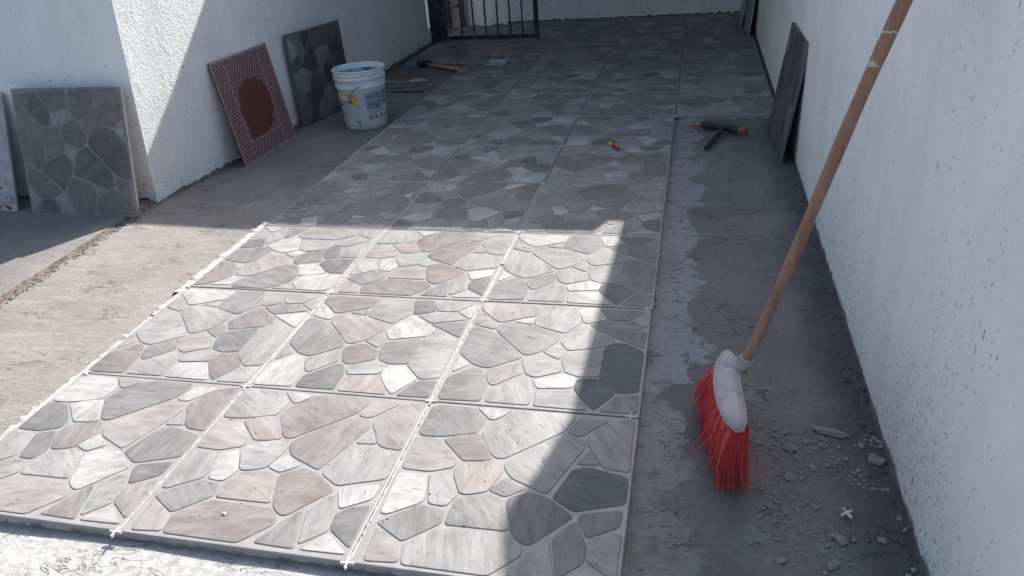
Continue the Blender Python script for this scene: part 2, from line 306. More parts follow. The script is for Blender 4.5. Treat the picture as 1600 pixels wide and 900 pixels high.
MOLD_A = [[(x, (y+38)/1.038) for x, y in p] for p in MOLD_A]
MOLDS = {'a': MOLD_A, 'b': MOLD_B}
TONE = {'W': (.375, .37, .362), 'L': (.285, .281, .276), 'K': (.285, .270, .261), 'M': (.215, .211, .209), 'P': (.215, .200, .194), 'D': (.168, .166, .166), 'X': (.105, .12, .132), 'B': (.185, .165, .154), 'C': (.14, .125, .118), 'N': (.29, .27, .255), 'E': (.10, .097, .096), 'F': (.072, .069, .069)}
FACES = {   # mould + one tone per stone, * marks a rust-veined stone
 'a1': 'K* M P L W K* L K* L W K* P* W P P K* K L L W D L W M'.split(),
 'a2': 'K M L W L K M P K* M M D W L L M K P X M L M W L'.split(),
 'a5': 'M M M W M M M M P M* M M W M M L L M M P M M L M'.split(),
 'a3': 'L L K L D D W W P W L W L M K W P L M D K L W P'.split(),
 'b1': 'P K L K* W L M L P K* M L L W D P K K L M W L P L'.split(),
 'b2': 'W K M W P L L K L P L D L K* M W D L W L M L W D'.split(),
 'b3': 'M W M K K W L M L L K* L W L L L W M L M M X X M'.split(),
 'a4': 'B* C B B N B B B* B N B C N C C B B N B N C B N B'.split(),
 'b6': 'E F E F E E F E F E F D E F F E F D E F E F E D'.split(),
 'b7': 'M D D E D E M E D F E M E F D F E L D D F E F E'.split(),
 'b5': 'M W M K K W M M L L K* L W L M L W M L M M M M M'.split(),
 'b4': 'M W L L W L M L L L M L W W L L W P L M M M D P'.split()}
TS = 0.5952                                 # tile edge, the rest of the pitch is the joint
def offset_poly(P, d):
    out = []; n = len(P)
    for i in range(n):
        a, b, c = P[i-1], P[i], P[(i+1) % n]
        e1 = (b-a).normalized(); e2 = (c-b).normalized()
        n1 = Vector((-e1.y, e1.x)); n2 = Vector((-e2.y, e2.x)); m = n1+n2
        if m.length < .2: m = n1
        m = m.normalized(); k = min(2.0, 1/max(.35, m.dot(n1)))
        out.append(b+m*d*k)
    return out
def stone_geo(poly):
    P = [Vector(((max(.016, min(.984, x/1000))-.5)*TS, (max(.016, min(.984, y/1000))-.5)*TS)) for x, y in poly]
    if sum(P[i-1].x*P[i].y-P[i].x*P[i-1].y for i in range(len(P))) < 0: P.reverse()
    while len(P) > 3:                       # drop very short sides so that insets stay clean
        ls = [(P[i]-P[i-1]).length for i in range(len(P))]; i = ls.index(min(ls))
        if ls[i] > .013: break
        m = (P[i]+P[i-1])/2; P[i] = m; del P[i-1]
    P = offset_poly(P, -.0034)
    lim = .489*TS; P = [Vector((max(-lim, min(lim, p.x)), max(-lim, min(lim, p.y)))) for p in P]
    def rounded(P):
        Q = []
        for i in range(len(P)):
            a, b, c = P[i-1], P[i], P[(i+1) % len(P)]
            l1 = min(.40*(a-b).length, .011); l2 = min(.40*(c-b).length, .011)
            q1 = b+(a-b).normalized()*l1; q2 = b+(c-b).normalized()*l2
            Q += [q1, q1*.42+b*.4+q2*.18 if 0 else (q1+2*b+q2)/4, q2]
        return Q
    rings = [(0.0, -.0026), (.0008, -.0010), (.0018, -.0002), (.0036, 0.0)]
    vs, fs = [], []; n = 3*len(P)
    for d, z in rings:
        for q in rounded(offset_poly(P, d)): vs.append((q.x, q.y, z))
    for r in range(len(rings)-1):
        for k in range(n): fs.append((r*n+k, r*n+(k+1) % n, (r+1)*n+(k+1) % n, (r+1)*n+k))
    fs.append(tuple(range((len(rings)-1)*n, len(rings)*n))); return vs, fs
STONE_GEO = {k: [stone_geo(p) for p in m] for k, m in MOLDS.items()}
STONE_ME = {k: [mesh('stone', *g, smooth=True) for g in gs] for k, gs in STONE_GEO.items()}
for gs in STONE_ME.values():
    for me in gs:
        me.materials.append(M['stone']); me.materials.append(M['stone_edge']); nn_ = (len(me.polygons)-1)//3
        for p in me.polygons:
            if p.index < nn_*2: p.material_index = 1
def slab_mesh(thick=.013, top=-.0024):
    h = TS/2; b = .0022; vs, fs = [], []
    for e, z in ((h-b, top), (h-b*.3, top-b*.35), (h, top-b), (h, top-thick)):
        vs += [(-e, -e, z), (e, -e, z), (e, e, z), (-e, e, z)]
    fs.append((0, 1, 2, 3)); fs.append((15, 14, 13, 12))
    for r in range(3):
        for k in range(4): fs.append((r*4+k, (r+1)*4+k, (r+1)*4+(k+1) % 4, r*4+(k+1) % 4))
    return recalc(mesh('tile', vs, fs))
SLAB = slab_mesh(); SLAB.materials.append(M['groove']); SLAB_BROWN = slab_mesh(); SLAB_BROWN.materials.append(M['groove_brown']); SLAB_DARK = slab_mesh(); SLAB_DARK.materials.append(M['groove_dark'])
def jit(c, s, seed):
    k = 1+.10*nz(seed*1.7, s*.9, 3.1); return tuple(x*k for x in c)
RELIEF = {}
def relief_mesh(face):
    if face in RELIEF: return RELIEF[face]
    V, Fc, tone = [], [], []
    for s, (g, code) in enumerate(zip(STONE_GEO[face[0]], FACES[face])):
        o = len(V); V += g[0]; Fc += [tuple(i+o for i in f) for f in g[1]]
        tone += [(*jit(TONE[code[0]], s, len(face)+s), .25 if '*' in code else 1.0)]*len(g[1])
    me = mesh('stone_relief', V, Fc, True); a = me.attributes.new('tone', 'FLOAT_COLOR', 'CORNER')
    for p in me.polygons:
        for li in p.loop_indices: a.data[li].color = tone[p.index]
    me.materials.append(M['stone_attr']); RELIEF[face] = me; return me
def add_tile(face, loc, rot, parent=None, individual=True, name='tile', mat_world=None):
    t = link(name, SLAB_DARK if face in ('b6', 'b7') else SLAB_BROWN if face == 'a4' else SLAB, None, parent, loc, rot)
    if individual:
        for s, (me, code) in enumerate(zip(STONE_ME[face[0]], FACES[face])):
            o = link('stone', me, None, t); o.location.z = .0004*nz(s*3.3, ord(face[1])*1.1, 1.0)
            o.color = (*jit(TONE[code[0]], s, ord(face[1])), .25 if '*' in code else 1.0)
    else:
        o = link('stone_relief', relief_mesh(face), None, t); o['kind'] = 'stuff'
    return t

# ------------------------------------------------------------------ floor sheet (real undulation and ridges)
ZF = -.027
def floor_h(x, y):
    h = .0035*noise.fractal(Vector((x*5, y*9, 0)), 1.0, 2.1, 4)
    if x > 1.8: h += .004*noise.fractal(Vector((x*14, y*14, 4)), .9, 2.1, 4)
    if x > 2.3: h += .006*max(0, (x-2.3)/.12)*(.4+nz(x*22, y*22, 9))
    if y < 0: h += .004*noise.fractal(Vector((x*20, y*20, 8)), .9, 2.1, 3) - .002
    if x < 0: h += .003*abs(nz(x*16+y*4, y*30, 2))
    return h
xs = [-5.0, -3.5, -2.2, -1.4]+[-1.0+.022*i for i in range(int(1.06/.022))]+[.1+.2*i for i in range(9)]+[1.78+.018*i for i in range(int(.70/.018))]+[2.6, 3.5, 5.0]
ys = [-7.0, -4.5, -2.8, -1.8]+[-1.0+.024*i for i in range(int(6.6/.024))]+[5.8, 6.1, 6.5, 7.0, 7.8, 9.5, 12]
xs = sorted(xs); ys = sorted(ys)
vs = [(x, y, ZF+(floor_h(x, y) if -1.1 < x < 2.55 and -1.1 < y < 6.2 else 0)) for y in ys for x in xs]
nx = len(xs); fs = [(j*nx+i, j*nx+i+1, (j+1)*nx+i+1, (j+1)*nx+i) for j in range(len(ys)-1) for i in range(nx-1)]
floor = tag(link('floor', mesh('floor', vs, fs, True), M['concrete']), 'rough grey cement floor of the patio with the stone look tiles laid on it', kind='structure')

# ------------------------------------------------------------------ laid tiles
RND = random.Random(21)
LAY = {(0, 0): ('a3', 0), (1, 0): ('a1', 0), (2, 0): ('a2', 0), (0, 1): ('b1', 0), (1, 1): ('b2', 0), (2, 1): ('b3', 0),
       (0, 2): ('a3', 2), (1, 2): ('a1', 0), (2, 2): ('b4', 0), (0, 3): ('b5', 2), (1, 3): ('b2', 3), (2, 3): ('a1', 0)}
NUDGE = {(0, 0): (.004, .002), (1, 0): (-.002, 0), (2, 2): (.002, .002), (0, 2): (-.004, .004), (0, 3): (-.004, .004)}
cells = [(c, r) for r in range(0, 13) for c in range(0, 3)]+[(3, r) for r in range(6, 13)]+[(-1, r) for r in range(9, 12)]
for c_, r_ in cells:
    face, k = LAY.get((c_, r_), (RND.choice(['a1', 'a5', 'a3', 'b1', 'b2', 'b5', 'b4']), RND.randrange(4)))
    dx, dy = NUDGE.get((c_, r_), (RND.uniform(-.0012, .0012), RND.uniform(-.0012, .0012)))
    sx = 0
    add_tile(face, ((c_+.5)*S+dx, (r_+.5)*S+dy, RND.uniform(-.0006, .0004)), (0, 0, k*math.pi/2+RND.uniform(-.0012, .0012)), floor, individual=(c_, r_) in LAY)

# bedding mortar under the tiles: a slab a little inside the tile edge plus a raised fill in the joints
def lumpy_strip(name, p0, p1, w, h, step=.012, wn_=.5, hn=.5, z=ZF, seed=0, f=30, side=None):
    p0 = Vector(p0); p1 = Vector(p1); L = (p1-p0).length; d = (p1-p0).normalized(); nrm = Vector((-d.y, d.x)); n = max(2, int(L/step)); vs, fs = [], []
    for i in range(n+1):
        s = L*i/n; p = p0+d*s
        a = max(.08, 1+wn_*2*nz(s*f*.35+seed, 1.1)); b = max(.08, 1+wn_*2*nz(s*f*.35+seed+50, 2.1)); hh = max(.1, 1+hn*2*nz(s*f+seed, 5.1))
        for q, zz in ((-1.0, 0), (-.55, .8), (0, 1.0), (.55, .75), (1.0, 0)):
            ww = w/2*(a if q < 0 else b); j = .12*w*nz(s*f*1.7+seed, q*5)
            vs.append((p.x+nrm.x*(q*ww+j), p.y+nrm.y*(q*ww+j), z+h*hh*zz*(1+.3*nz(s*f*2, q*3+seed)) - (.003 if zz == 0 else 0)))
    for i in range(n):
        for k in range(4): fs.append((i*5+k, i*5+k+1, (i+1)*5+k+1, (i+1)*5+k))
    return recalc(mesh(name, vs, fs, True))
bed = box('mortar_bed', .006, 3*S-.006, .004, 12.6*S, ZF-.004, -.0145)
tag(link('mortar_bed', bed, M['mortar'], floor), kind='stuff')
bed2 = box('mortar_bed', 3*S-.006, 4.0*S, 6*S+.004, 12.6*S, ZF-.004, -.0146); tag(link('mortar_bed', bed2, M['mortar'], floor), kind='stuff')
bed3 = box('mortar_bed', -1*S, .006, 9*S+.004, 12*S, ZF-.004, -.0147); tag(link('mortar_bed', bed3, M['mortar'], floor), kind='stuff')
for c_ in (1, 2):                           # thinset squeezed up in the two long joints, pale at the near end
    me = lumpy_strip('joint_mortar', (c_*S, .01), (c_*S, 4.0*S), .013, .0250, .008, .25, .10, ZF, c_*9, 60)
    tag(link('joint_mortar', me, M['white_mortar'], floor), kind='stuff')
for (a, b, w_, h_, sd) in (((-.014, .02), (-.008, 1.0), .028, .023, 3), ((-.010, .98), (-.016, 1.20), .042, .024, 7), ((-.026, 1.16), (-.022, 1.85), .062, .025, 13), ((-.008, 1.80), (-.012, 3.6), .014, .018, 19), ((-.008, 3.6), (-.01, 5.3), .016, .014, 29)):
    tag(link('edge_mortar', lumpy_strip('edge_mortar', a, b, w_, h_, .010, .5, .28, ZF, sd, 45), M['white_mortar'], floor), kind='stuff')

# ------------------------------------------------------------------ raised slab on the left with its broken edge
def edge_x(y): return (-1.335+.05*(3.5-y/S)*.9)*S+.010*nz(y*13, 3)+.006*nz(y*45, 7)
vs, fs = [], []; ysl = [-3.2+.3*i for i in range(9)]+[-.5+.012*i for i in range(int(2.62/.012))]
rows_ = 0
for y in ysl:
    e = edge_x(y); ch = .5+.5*nz(y*28, 1)
    for x, z in ((-5.0, -.006), (e-.30, -.006), (e-.10, -.006+.0015*nz(y*9, 2)), (e-.035, -.006+.002*nz(y*30, 4)), (e-.014-.008*ch, -.007-.004*ch), (e-.002+.010*nz(y*70, 5), -.015-.003*ch), (e+.016+.012*nz(y*50, 9), ZF-.004)):
        vs.append((x, y, z))
for j in range(len(ysl)-1):
    for i in range(6): fs.append((j*7+i, j*7+i+1, (j+1)*7+i+1, (j+1)*7+i))
sm_ = mesh('slab', vs, fs, True); sm_.materials.append(M['slab']); sm_.materials.append(M['broken'])
for p in sm_.polygons:
    if p.index % 6 >= 4: p.material_index = 1
tag(link('slab', recalc(sm_), None), 'smooth cement slab left of the broken floor edge', kind='structure')
tag(link('edge_rubble', joined('edge_rubble', [chunk_geo((edge_x(y)+random.uniform(.004, .035), y, ZF+random.uniform(-.001, .006)), random.uniform(.0015, .0075), i, .7) for i, y in enumerate([random.uniform(.3, 2.15) for _ in range(420)])]), M['crumb']), 'crumbled cement bits along the broken slab edge', kind='stuff')

# ------------------------------------------------------------------ walls
def extrude_x(name, prof, x0, x1):          # prof: (y, z) polygon
    n = len(prof); vs = [(x0, y, z) for y, z in prof]+[(x1, y, z) for y, z in prof]
    fs = [tuple(range(n)), tuple(range(2*n-1, n-1, -1))]+[(i, (i+1) % n, n+(i+1) % n, n+i) for i in range(n)]
    return recalc(mesh(name, vs, fs))
KH = .96/.38
prof = [(-3*S, -.1), (13.6*S, -.1), (13.6*S, 2.22), (7.1*S, 2.22), (7.09*S, 1.31*KH*S)]
for yp, xo in ((3.3, 1.31), (1.99, 1.34), (.99, 1.345), (.57, 1.43), (.34, 1.51), (.18, 1.49), (.0, 1.44), (-.8, 1.38), (-4, 1.34)):
    prof.append(((yp+xo/.38)*S, xo*KH*S))
prof.append((-3*S, 1.34*KH*S))
rw = tag(link('right_wall', extrude_x('right_wall', prof, 4.03*S, 4.03*S+.25), M['wall_right']), 'tall white wall with cement specks that the broom leans on', 'wall')
tag(link('wall_foot_cement', lumpy_strip('wall_foot_cement', (4.035*S, -2*S), (4.035*S, 6*S), .020, .010, .009, .8, .6, ZF, 3, 26), M['cement_foot'], rw), kind='stuff')
tag(link('wall_foot_cement', lumpy_strip('wall_foot_cement', (4.035*S, 6*S), (4.035*S, 12.4*S), .035, .034, .012, .6, .4, ZF, 8, 20), M['cement_foot'], rw), kind='stuff')
# left building: long face towards the patio with a leaning near corner
vs, fs = [], []
HW = 3.0
yy = [3.50, 4.0, 4.6, 5.25, 7.5, 10.56]; zz = [-.1, 0, .5, 1.0, 1.6, HW]
def lx(y, z):
    b = -1.345 if y < 3.6 else (-1.345+(y-3.5)*.225/1.2 if y < 4.7 else -1.13)
    b = -1.31+.17*min(1, (y-3.5)/1.75)
    return (b+.085*z/S*max(0, 1-(y-3.5)/1.75))*S
for y in yy:
    for z in zz: vs.append((lx(y, z), y*S, z))
n = len(zz)
for j in range(len(yy)-1):
    for i in range(n-1): fs.append((j*n+i, (j+1)*n+i, (j+1)*n+i+1, j*n+i+1))
o = len(vs)
for y in (yy[0], yy[-1]):                   # back of the wall
    for z in zz: vs.append((lx(y, z)-.22, y*S+(0.0 if y < 5 else 0), z))
for i in range(n-1):
    fs.append((i+1, i, o+i, o+i+1)); fs.append(((len(yy)-1)*n+i, (len(yy)-1)*n+i+1, o+n+i+1, o+n+i)); fs.append((o+i, o+n+i, o+n+i+1, o+i+1))
fs.append(tuple([j*n+n-1 for j in range(len(yy))]+[o+2*n-1, o+n-1]))
lw = tag(link('left_wall', recalc(mesh('left_wall', vs, fs)), M['wall_left']), 'rough plastered white wall half in sun, behind the bucket and the red tile', 'wall')
for a, b, w_, h_, sd in (((-1.33*S, 3.52*S), (-1.13*S, 5.2*S), .035, .018, 5), ((-1.13*S, 5.2*S), (-1.09*S, 10.5*S), .045, .028, 6)):
    tag(link('wall_foot_cement', lumpy_strip('wall_foot_cement', a, b, w_, h_, .010, .6, .5, ZF, sd, 24), M['cement_foot'], lw), kind='stuff')
ew = box('end_wall', -5.0, lx(3.5, 0)-.003, 3.497*S, 3.49*S+.2, -.1, HW+.01)
me = ew
for v in me.vertices:
    if v.co.x > -2: v.co.x = lx(3.5, v.co.z)-.003
ew = tag(link('end_wall', me, M['wall_end']), 'shaded white wall behind the grey stone tile standing at the far left', 'wall')
tag(link('wall_foot_cement', lumpy_strip('wall_foot_cement', (-3.5, 3.492*S), (-1.37*S, 3.492*S), .022, .012, .010, .6, .5, -.008, 15, 24), M['cement_foot'], ew), kind='stuff')
# back wall, slightly skewed
def by(x): return (12.3+.05*x)*S
vs = [(-3*S, by(-3), -.1), (4.2*S, by(4.2), -.1), (4.2*S, by(4.2)+.2, -.1), (-3*S, by(-3)+.2, -.1)]; vs += [(x, y, 2.12) for x, y, z in vs]
bw = tag(link('back_wall', recalc(mesh('back_wall', vs, [(0, 1, 2, 3), (7, 6, 5, 4), (0, 4, 5, 1), (1, 5, 6, 2), (2, 6, 7, 3), (3, 7, 4, 0)])), M['wall_back']), 'white back wall spotted with cement at the far end of the tiles', 'wall')
tag(link('wall_foot_cement', lumpy_strip('wall_foot_cement', (-.2*S, by(-.2)-.01), (4.0*S, by(4.0)-.01), .03, .016, .012, .6, .6, -.006, 25, 22), M['cement_foot'], bw), kind='stuff')
# roof over the far half: its edge throws the long shadow line
zt = 2.25; yb = (13.4*S)
vs = []
ed = [(-3.2, 3.42), (-1.15, 3.31), (-.75, 3.20), (0, 3.10), (1, 3.06), (2, 3.03), (4.02, 3.05)]
edge = [(x*S, (y+zt/S/.96)*S) for x, y in ed]
top = edge+[(4.02*S, yb), (-3.2*S, yb)]; n = len(top)
vs = [(x, y, 2.13) for x, y in top]+[(x, y, zt) for x, y in top]
fs = [tuple(range(n-1, -1, -1)), tuple(range(n, 2*n))]+[(i, (i+1) % n, n+(i+1) % n, n+i) for i in range(n)]
# the roof stops at the left wall line where that wall is higher, so keep it clear of it
tag(link('roof', recalc(mesh('roof', vs, fs)), M['plaster_grey']), 'concrete roof slab over the far end of the patio', 'roof')

# ------------------------------------------------------------------ gate and things at the back
g = tag(empty('gate', (-1.0*S, 10.7*S, ZF)), 'black barred metal gate standing open at the far left corner', 'gate')
def gb(name, x0, x1, y0, y1, z0, z1, bev=.002): return link(name, box(name, x0, x1, y0, y1, z0, z1, bev), M['black'], g)
gx = lambda u: (u+1.0)*S
gb('hinge_post', gx(-1.13), gx(-.86), -.03, .05, .0, 1.95)
gb('frame_post', gx(.62), gx(.69), -.018, .018, .03, 1.93); gb('bottom_rail', gx(-.86), gx(.62), -.016, .016, .03, .062); gb('top_rail', gx(-.86), gx(.62), -.016, .016, 1.90, 1.93)
barm = box('bar', -.007, .007, -.007, .007, .062, 1.90)
for k in range(6):
    link('bar', barm, M['black'], g, (gx(-.60+.205*k), 0, 0))
fr = tag(empty('metal_frame', (-1.31*S, 12.1*S, ZF)), 'dark upright metal frame against a pinkish board behind the gate', 'frame')
for x0, w_ in ((-.02, .06), (.165, .035)): link('post', box('post', x0, x0+w_, 0, .04, 0, 1.9, .002), M['black'], fr)
for z_ in (.22, .9, 1.6): link('crossbar', box('crossbar', .04, .165, .01, .03, z_, z_+.03, .002), M['black'], fr)
link('board', box('board', .041, .20, .045, .06, 0, 1.85), M['board'], fr)

# ------------------------------------------------------------------ tiles leaning on the walls
def place_leaning(o, bl, br, tl, k=1.0):
    """local x along bottom edge, local y up the tile, local z out of its face; origin is the tile centre, face plane through the points"""
    bl, br, tl = Vector(bl)*S, Vector(br)*S, Vector(tl)*S
    x = (br-bl).normalized(); y = (tl-bl); y = (y-x*y.dot(x)).normalized(); z = x.cross(y)
    c = bl+(x*TS/2+y*TS/2)*k; x, y, z = x*k, y*k, z*k
    o.matrix_world = Matrix(((x.x, y.x, z.x, c.x), (x.y, y.y, z.y, c.y), (x.z, y.z, z.z, c.z), (0, 0, 0, 1)))
def leaning(name_label, face, k, bl, br, tl, individual=True, scale=1.0):
    root = empty('leaning_tile', (0, 0, 0)); place_leaning(root, bl, br, tl, scale)
    tag(root, name_label, 'tile', 'tiles leaning on the walls')
    t = add_tile(face, (0, 0, 0), (0, 0, k*math.pi/2), root, individual, 'tile_body')
    return root
zS = -.010
leaning('upright grey stone look tile facing the camera against the shaded wall at far left', 'a4', 3, (-2.255, 3.11, zS), (-1.20, 3.12, zS), (-2.325, 3.35, .985), scale=1.045)
leaning('dark stone look tile leaning behind the bucket', 'b7', 1, (-1.05, 5.78, -.045), (-.86, 6.76, -.045), (-1.115, 5.60, .94), False)
leaning('grey tile seen edge on leaning on the right wall beside the mallet', 'b6', 1, (3.86, 5.63, -.045), (3.89, 4.64, -.045), (3.99, 5.78, .94), False)
leaning('steeply leaning tile at the back right corner, nearer of the two', 'a2', 2, (3.88, 11.2, 0), (3.90, 10.22, 0), (3.99, 11.2, .99), False)
leaning('tile at the back right corner, half hidden behind its nearer twin', 'b2', 2, (3.84, 12.0, 0), (3.82, 11.02, 0), (4.0, 12.0, .99), False)

# backs: red clay with raised diamond grid
def back_tile(label, bl, br, tl, dusty):
    root = empty('leaning_tile', (0, 0, 0)); place_leaning(root, bl, br, tl); tag(root, label, 'tile', 'tiles leaning on the walls')
    h = TS/2
    link('tile_body', box('tile_body', -h, h, -h, h, -.011, -.0015, .0015), M['clay_edge'] if dusty else M['clay'], root)
    if not dusty:
        # edge frame, thin
        rim = [box('rim', -h+.001, h-.001, h-.011, h-.001, -.002, .0002), box('rim', -h+.001, h-.001, -h+.001, -h+.011, -.002, .0002),
               box('rim', -h+.001, -h+.011, -h+.011, h-.011, -.002, .0001), box('rim', h-.011, h-.001, -h+.011, h-.011, -.002, .0001)]
        for r_ in rim: link('rim', r_, M['clay_edge'], root)
        geos = []; lim = h-.012; cx, cy, cr = .00, -.015, .165
        def inside(p):
            cr = .165+.016*nz(p.x*16, p.y*16, 4)+.012*nz(p.x*60, p.y*60, 7)
            return abs(p.x) < lim and abs(p.y) < lim and (p-Vector((cx, cy))).length > cr and not (-.187 < p.y < -.04 and -.15 < p.x < .10+.35*p.y)
        for sgn in (1, -1):
            k = -40
            while k <= 40:
                off = k*.036; k += 1
                st = None; N = 120
                for i in range(N+1):
                    tt = -1+2*i/N; p = Vector((tt*h*1.0, sgn*tt*h*1.35+off))
                    ok = inside(p) and i < N
                    if ok and st is None: st = p.copy()
                    if st is not None and not ok:
                        pe = p; d = pe-st
                        if d.length > .012:
                            d.normalize(); nn = Vector((-d.y, d.x))*.0014
                            a, b = st-nn, st+nn; c, e = pe+nn, pe-nn
                            z0, z1 = -.0016, .0004 if sgn > 0 else .0006
                            q = [a, b, c, e]
                            geos.append(([(v.x, v.y, z0) for v in q]+[(v.x, v.y, z1) for v in q], [(7, 6, 5, 4), (0, 1, 5, 4), (1, 2, 6, 5), (2, 3, 7, 6), (3, 0, 4, 7)]))
                        st = None
        tag(link('rib_grid', recalc(joined('rib_grid', geos)), M['clay_dust'], root), kind='stuff')
        for x0 in (-.175, .175): link('rib', box('rib', x0-.0022, x0+.0022, -h+.012, h-.03, -.0015, .0012), M['clay_dust'], root)
        link('rib', box('rib', -.173, .173, -.190, -.1865, -.0015, .0013), M['clay_dust'], root)
    else:
        t = NT('dusty painted tile', .9)
        c = t.mix(t.ramp(t.noise(20, 6, .65), .35, .65), (.34, .33, .325), (.47, .46, .45))
        sp = t.ramp(t.noise(34, 5, .6), .56, .60); c = t.mix(t.math('MULTIPLY', sp, t.ramp(t.xyz()[2], .12, .16, 1, 0)), c, (.22, .035, .03)); t.col(c); t.bump(t.noise(90, 5), .001)
        link('dust_face', box('dust_face', -h+.002, h-.002, -h+.002, h-.002, -.0012, .0004), t.m, root)
    return root
back_tile('red tile turned back side out showing a diamond grid and bare round patch', (-1.02, 4.47, -.05), (-.99, 5.46, -.045), (-1.155, 4.36, .94), False)
back_tile('dusty tile with red paint marks cut off by the left edge of the view', (-3.45, 3.17, zS), (-2.455, 3.17, zS), (-3.47, 3.46, .98), True)

# ------------------------------------------------------------------ bucket
BX, BY = -.335*S, 5.87*S
phi = math.atan2(CAM.y-BY, CAM.x-BX)
bk = tag(empty('bucket', (BX, BY, ZF+.002), (0, 0, phi)), 'white plastic paint bucket with yellow label and wire handle', 'bucket')
H_ = .378
def br(z): return .136+.026*z/H_
prof = [(0.0, .006), (.128, .006), (br(0)-.003, 0), (br(0), .004), (br(.26), .26), (br(.262)+.007, .266), (br(.27)+.009, .272), (br(.28)+.007, .280), (br(.285)+.004, .286), (br(.315)+.004, .315), (br(.317)+.009, .321), (br(.32)+.010, .327), (br(.33)+.007, .333), (br(.34)+.004, .338),
        (br(.345)+.004, .345), (br(.347)+.008, .350), (br(.352)+.008, .355), (br(.355)+.004, .359), (br(.36)+.004, .366), (br(.37)+.008, .370), (br(.37)+.009, .376), (br(.37)+.006, H_), (br(.37)+.001, H_), (br(.37)-.002, .374), (br(.3)-.003, .30), (br(.05)-.003, .05), (.126, .010), (0.0, .009)]
t = NT('bucket plastic', .42, .4)
P = t.xyz(t.n('ShaderNodeTexCoord').outputs['Object'])
c = t.mix(t.ramp(t.noise(9, 5, .6), .3, .7), (.55, .62, .66), (.66, .71, .73))
c = t.mix(t.math('MULTIPLY', t.ramp(P[2], .0, .05, 1, .0), t.ramp(t.noise(55, 6, .7), .48, .56)), c, (.30, .25, .22))
c = t.mix(t.math('MULTIPLY', t.ramp(t.noise(14, 7, .72), .56, .64), .5), c, (.42, .42, .41)); t.col(c)
M['bucket'] = t.m
link('bucket_body', lathe('bucket_body', prof, 80), M['bucket'], bk)
t = NT('bucket residue', .8); t.col(t.mix(t.ramp(t.noise(14, 5, .6), .48, .54), (.30, .47, .56), (.12, .12, .12))); M['residue'] = t.m
link('residue', lathe('residue', [(br(.36)-.0045, .345), (br(.3)-.0055, .29), (br(.2)-.006, .2), (0, .19)], 48), M['residue'], bk)
def patch(name, a0, a1, zlo, zhi, mat, off=.0010, nseg=14, parent=bk, poly=None):
    """thin curved print on the bucket wall; poly (fraction, fraction) outline optional"""
    vs, fs = [], []
    def P_(a, z, r): return ((br(z)+r)*math.cos(R(a)), (br(z)+r)*math.sin(R(a)), z)
    if poly is None:
        for r in (off-.0012, off):
            for i in range(nseg+1):
                a = a0+(a1-a0)*i/nseg; vs.append(P_(a, zlo if not callable(zlo) else zlo(i/nseg), r)); vs.append(P_(a, zhi if not callable(zhi) else zhi(i/nseg), r))
        m = 2*(nseg+1)
        for i in range(nseg):
            fs.append((m+2*i, m+2*i+2, m+2*i+3, m+2*i+1)); fs.append((2*i, 2*i+2, m+2*i+2, m+2*i)); fs.append((2*i+1, m+2*i+1, m+2*i+3, 2*i+3))
        fs.append((0, m, m+1, 1)); fs.append((m-2, m-1, 2*m-1, 2*m-2))
    return link(name, recalc(mesh(name, vs, fs, False)), mat, parent)
M['label_yellow'] = simple('yellow label print', (.56, .38, .06), .5, dirt=(.6, .55, .42)); M['label_blue'] = simple('blue grey label print', (.15, .21, .29), .5, dirt=(.24, .30, .36), nscale=160)
M['label_white'] = simple('label paper', (.62, .62, .55), .5); M['label_dark'] = simple('dark label print', (.07, .08, .10), .5)
lab = patch('yellow_label', -76, -16, lambda f: .228-.085*min(1, max(0, (f-.12)/.85)), lambda f: .238, M['label_yellow'])
patch('label_paper', -75, -36, lambda f: .212-.02*f, lambda f: .226, M['label_white'], .0016, parent=lab)
vs, fs = [], []
def ring(a0, z0, r0, r1, n=20, off=.0018):
    vs, fs = [], []
    for k in range(n):
        th = 2*math.pi*k/n
        for rr in (r0, r1):
            z = z0+rr*math.sin(th); a = a0+math.degrees(rr*math.cos(th)/br(z)); vs.append(((br(z)+off)*math.cos(R(a)), (br(z)+off)*math.sin(R(a)), z))
    for k in range(n): fs.append((2*k, 2*k+1, (2*k+3) % (2*n), (2*k+2) % (2*n)))
    return vs, fs
link('emblem', recalc(joined('emblem', [ring(-32, .192, .011, .0145), ring(-32, .192, 0.0005, .008)])), M['label_dark'], lab)
def panel(a0, a1, z0, z1, rows):
    p = patch('text_panel', a0, a1, z0, z1, M['label_blue'])
    return p
panel(5, 46, .196, .232, 3); panel(6, 46, .132, .188, 5); panel(50, 70, .150, .240, 6)
patch('text_line', 8, 50, .118, .124, M['label_blue']); patch('text_line', 8, 44, .106, .110, M['label_blue']); patch('text_line', 14, 46, .238, .2405, M['label_dark'])
for a0 in (9, 25, 41, 57):
    ic = patch('icon', a0, a0+9, .070, .094, M['label_dark'], nseg=4); patch('icon_mark', a0+2.5, a0+6, .078, .088, M['label_white'], .0016, nseg=2, parent=ic)
patch('icon', -24, -15, .052, .062, M['label_dark'], nseg=4); patch('text_line', -28, -13, .034, .039, M['label_dark'], nseg=4); link('icon', recalc(joined('icon', [ring(-26, .068, .007, .009)])), M['label_dark'], bk)
for a in (-9, 171):
    rr = br(.3)+.008; link('handle_lug', box('handle_lug', -.012, .012, -.014, .014, -.02, .02, .003), M['bucket'], bk, (rr*math.cos(R(a)), rr*math.sin(R(a)), .300), (0, 0, R(a)))
wp = []
for i in range(41):
    f = i/40; a = -9-180*f; dz = math.sin(math.pi*f); wp.append(((.175+.012*dz)*math.cos(R(a)), (.175+.012*dz)*math.sin(R(a)), .302-.185*dz**.8))
hn = link('wire_handle', tube('wire_handle', wp, .0022, 8), M['rubber'], bk)
link('grip', tube('grip', wp[17:24], .010, 10), M['rubber'], hn)
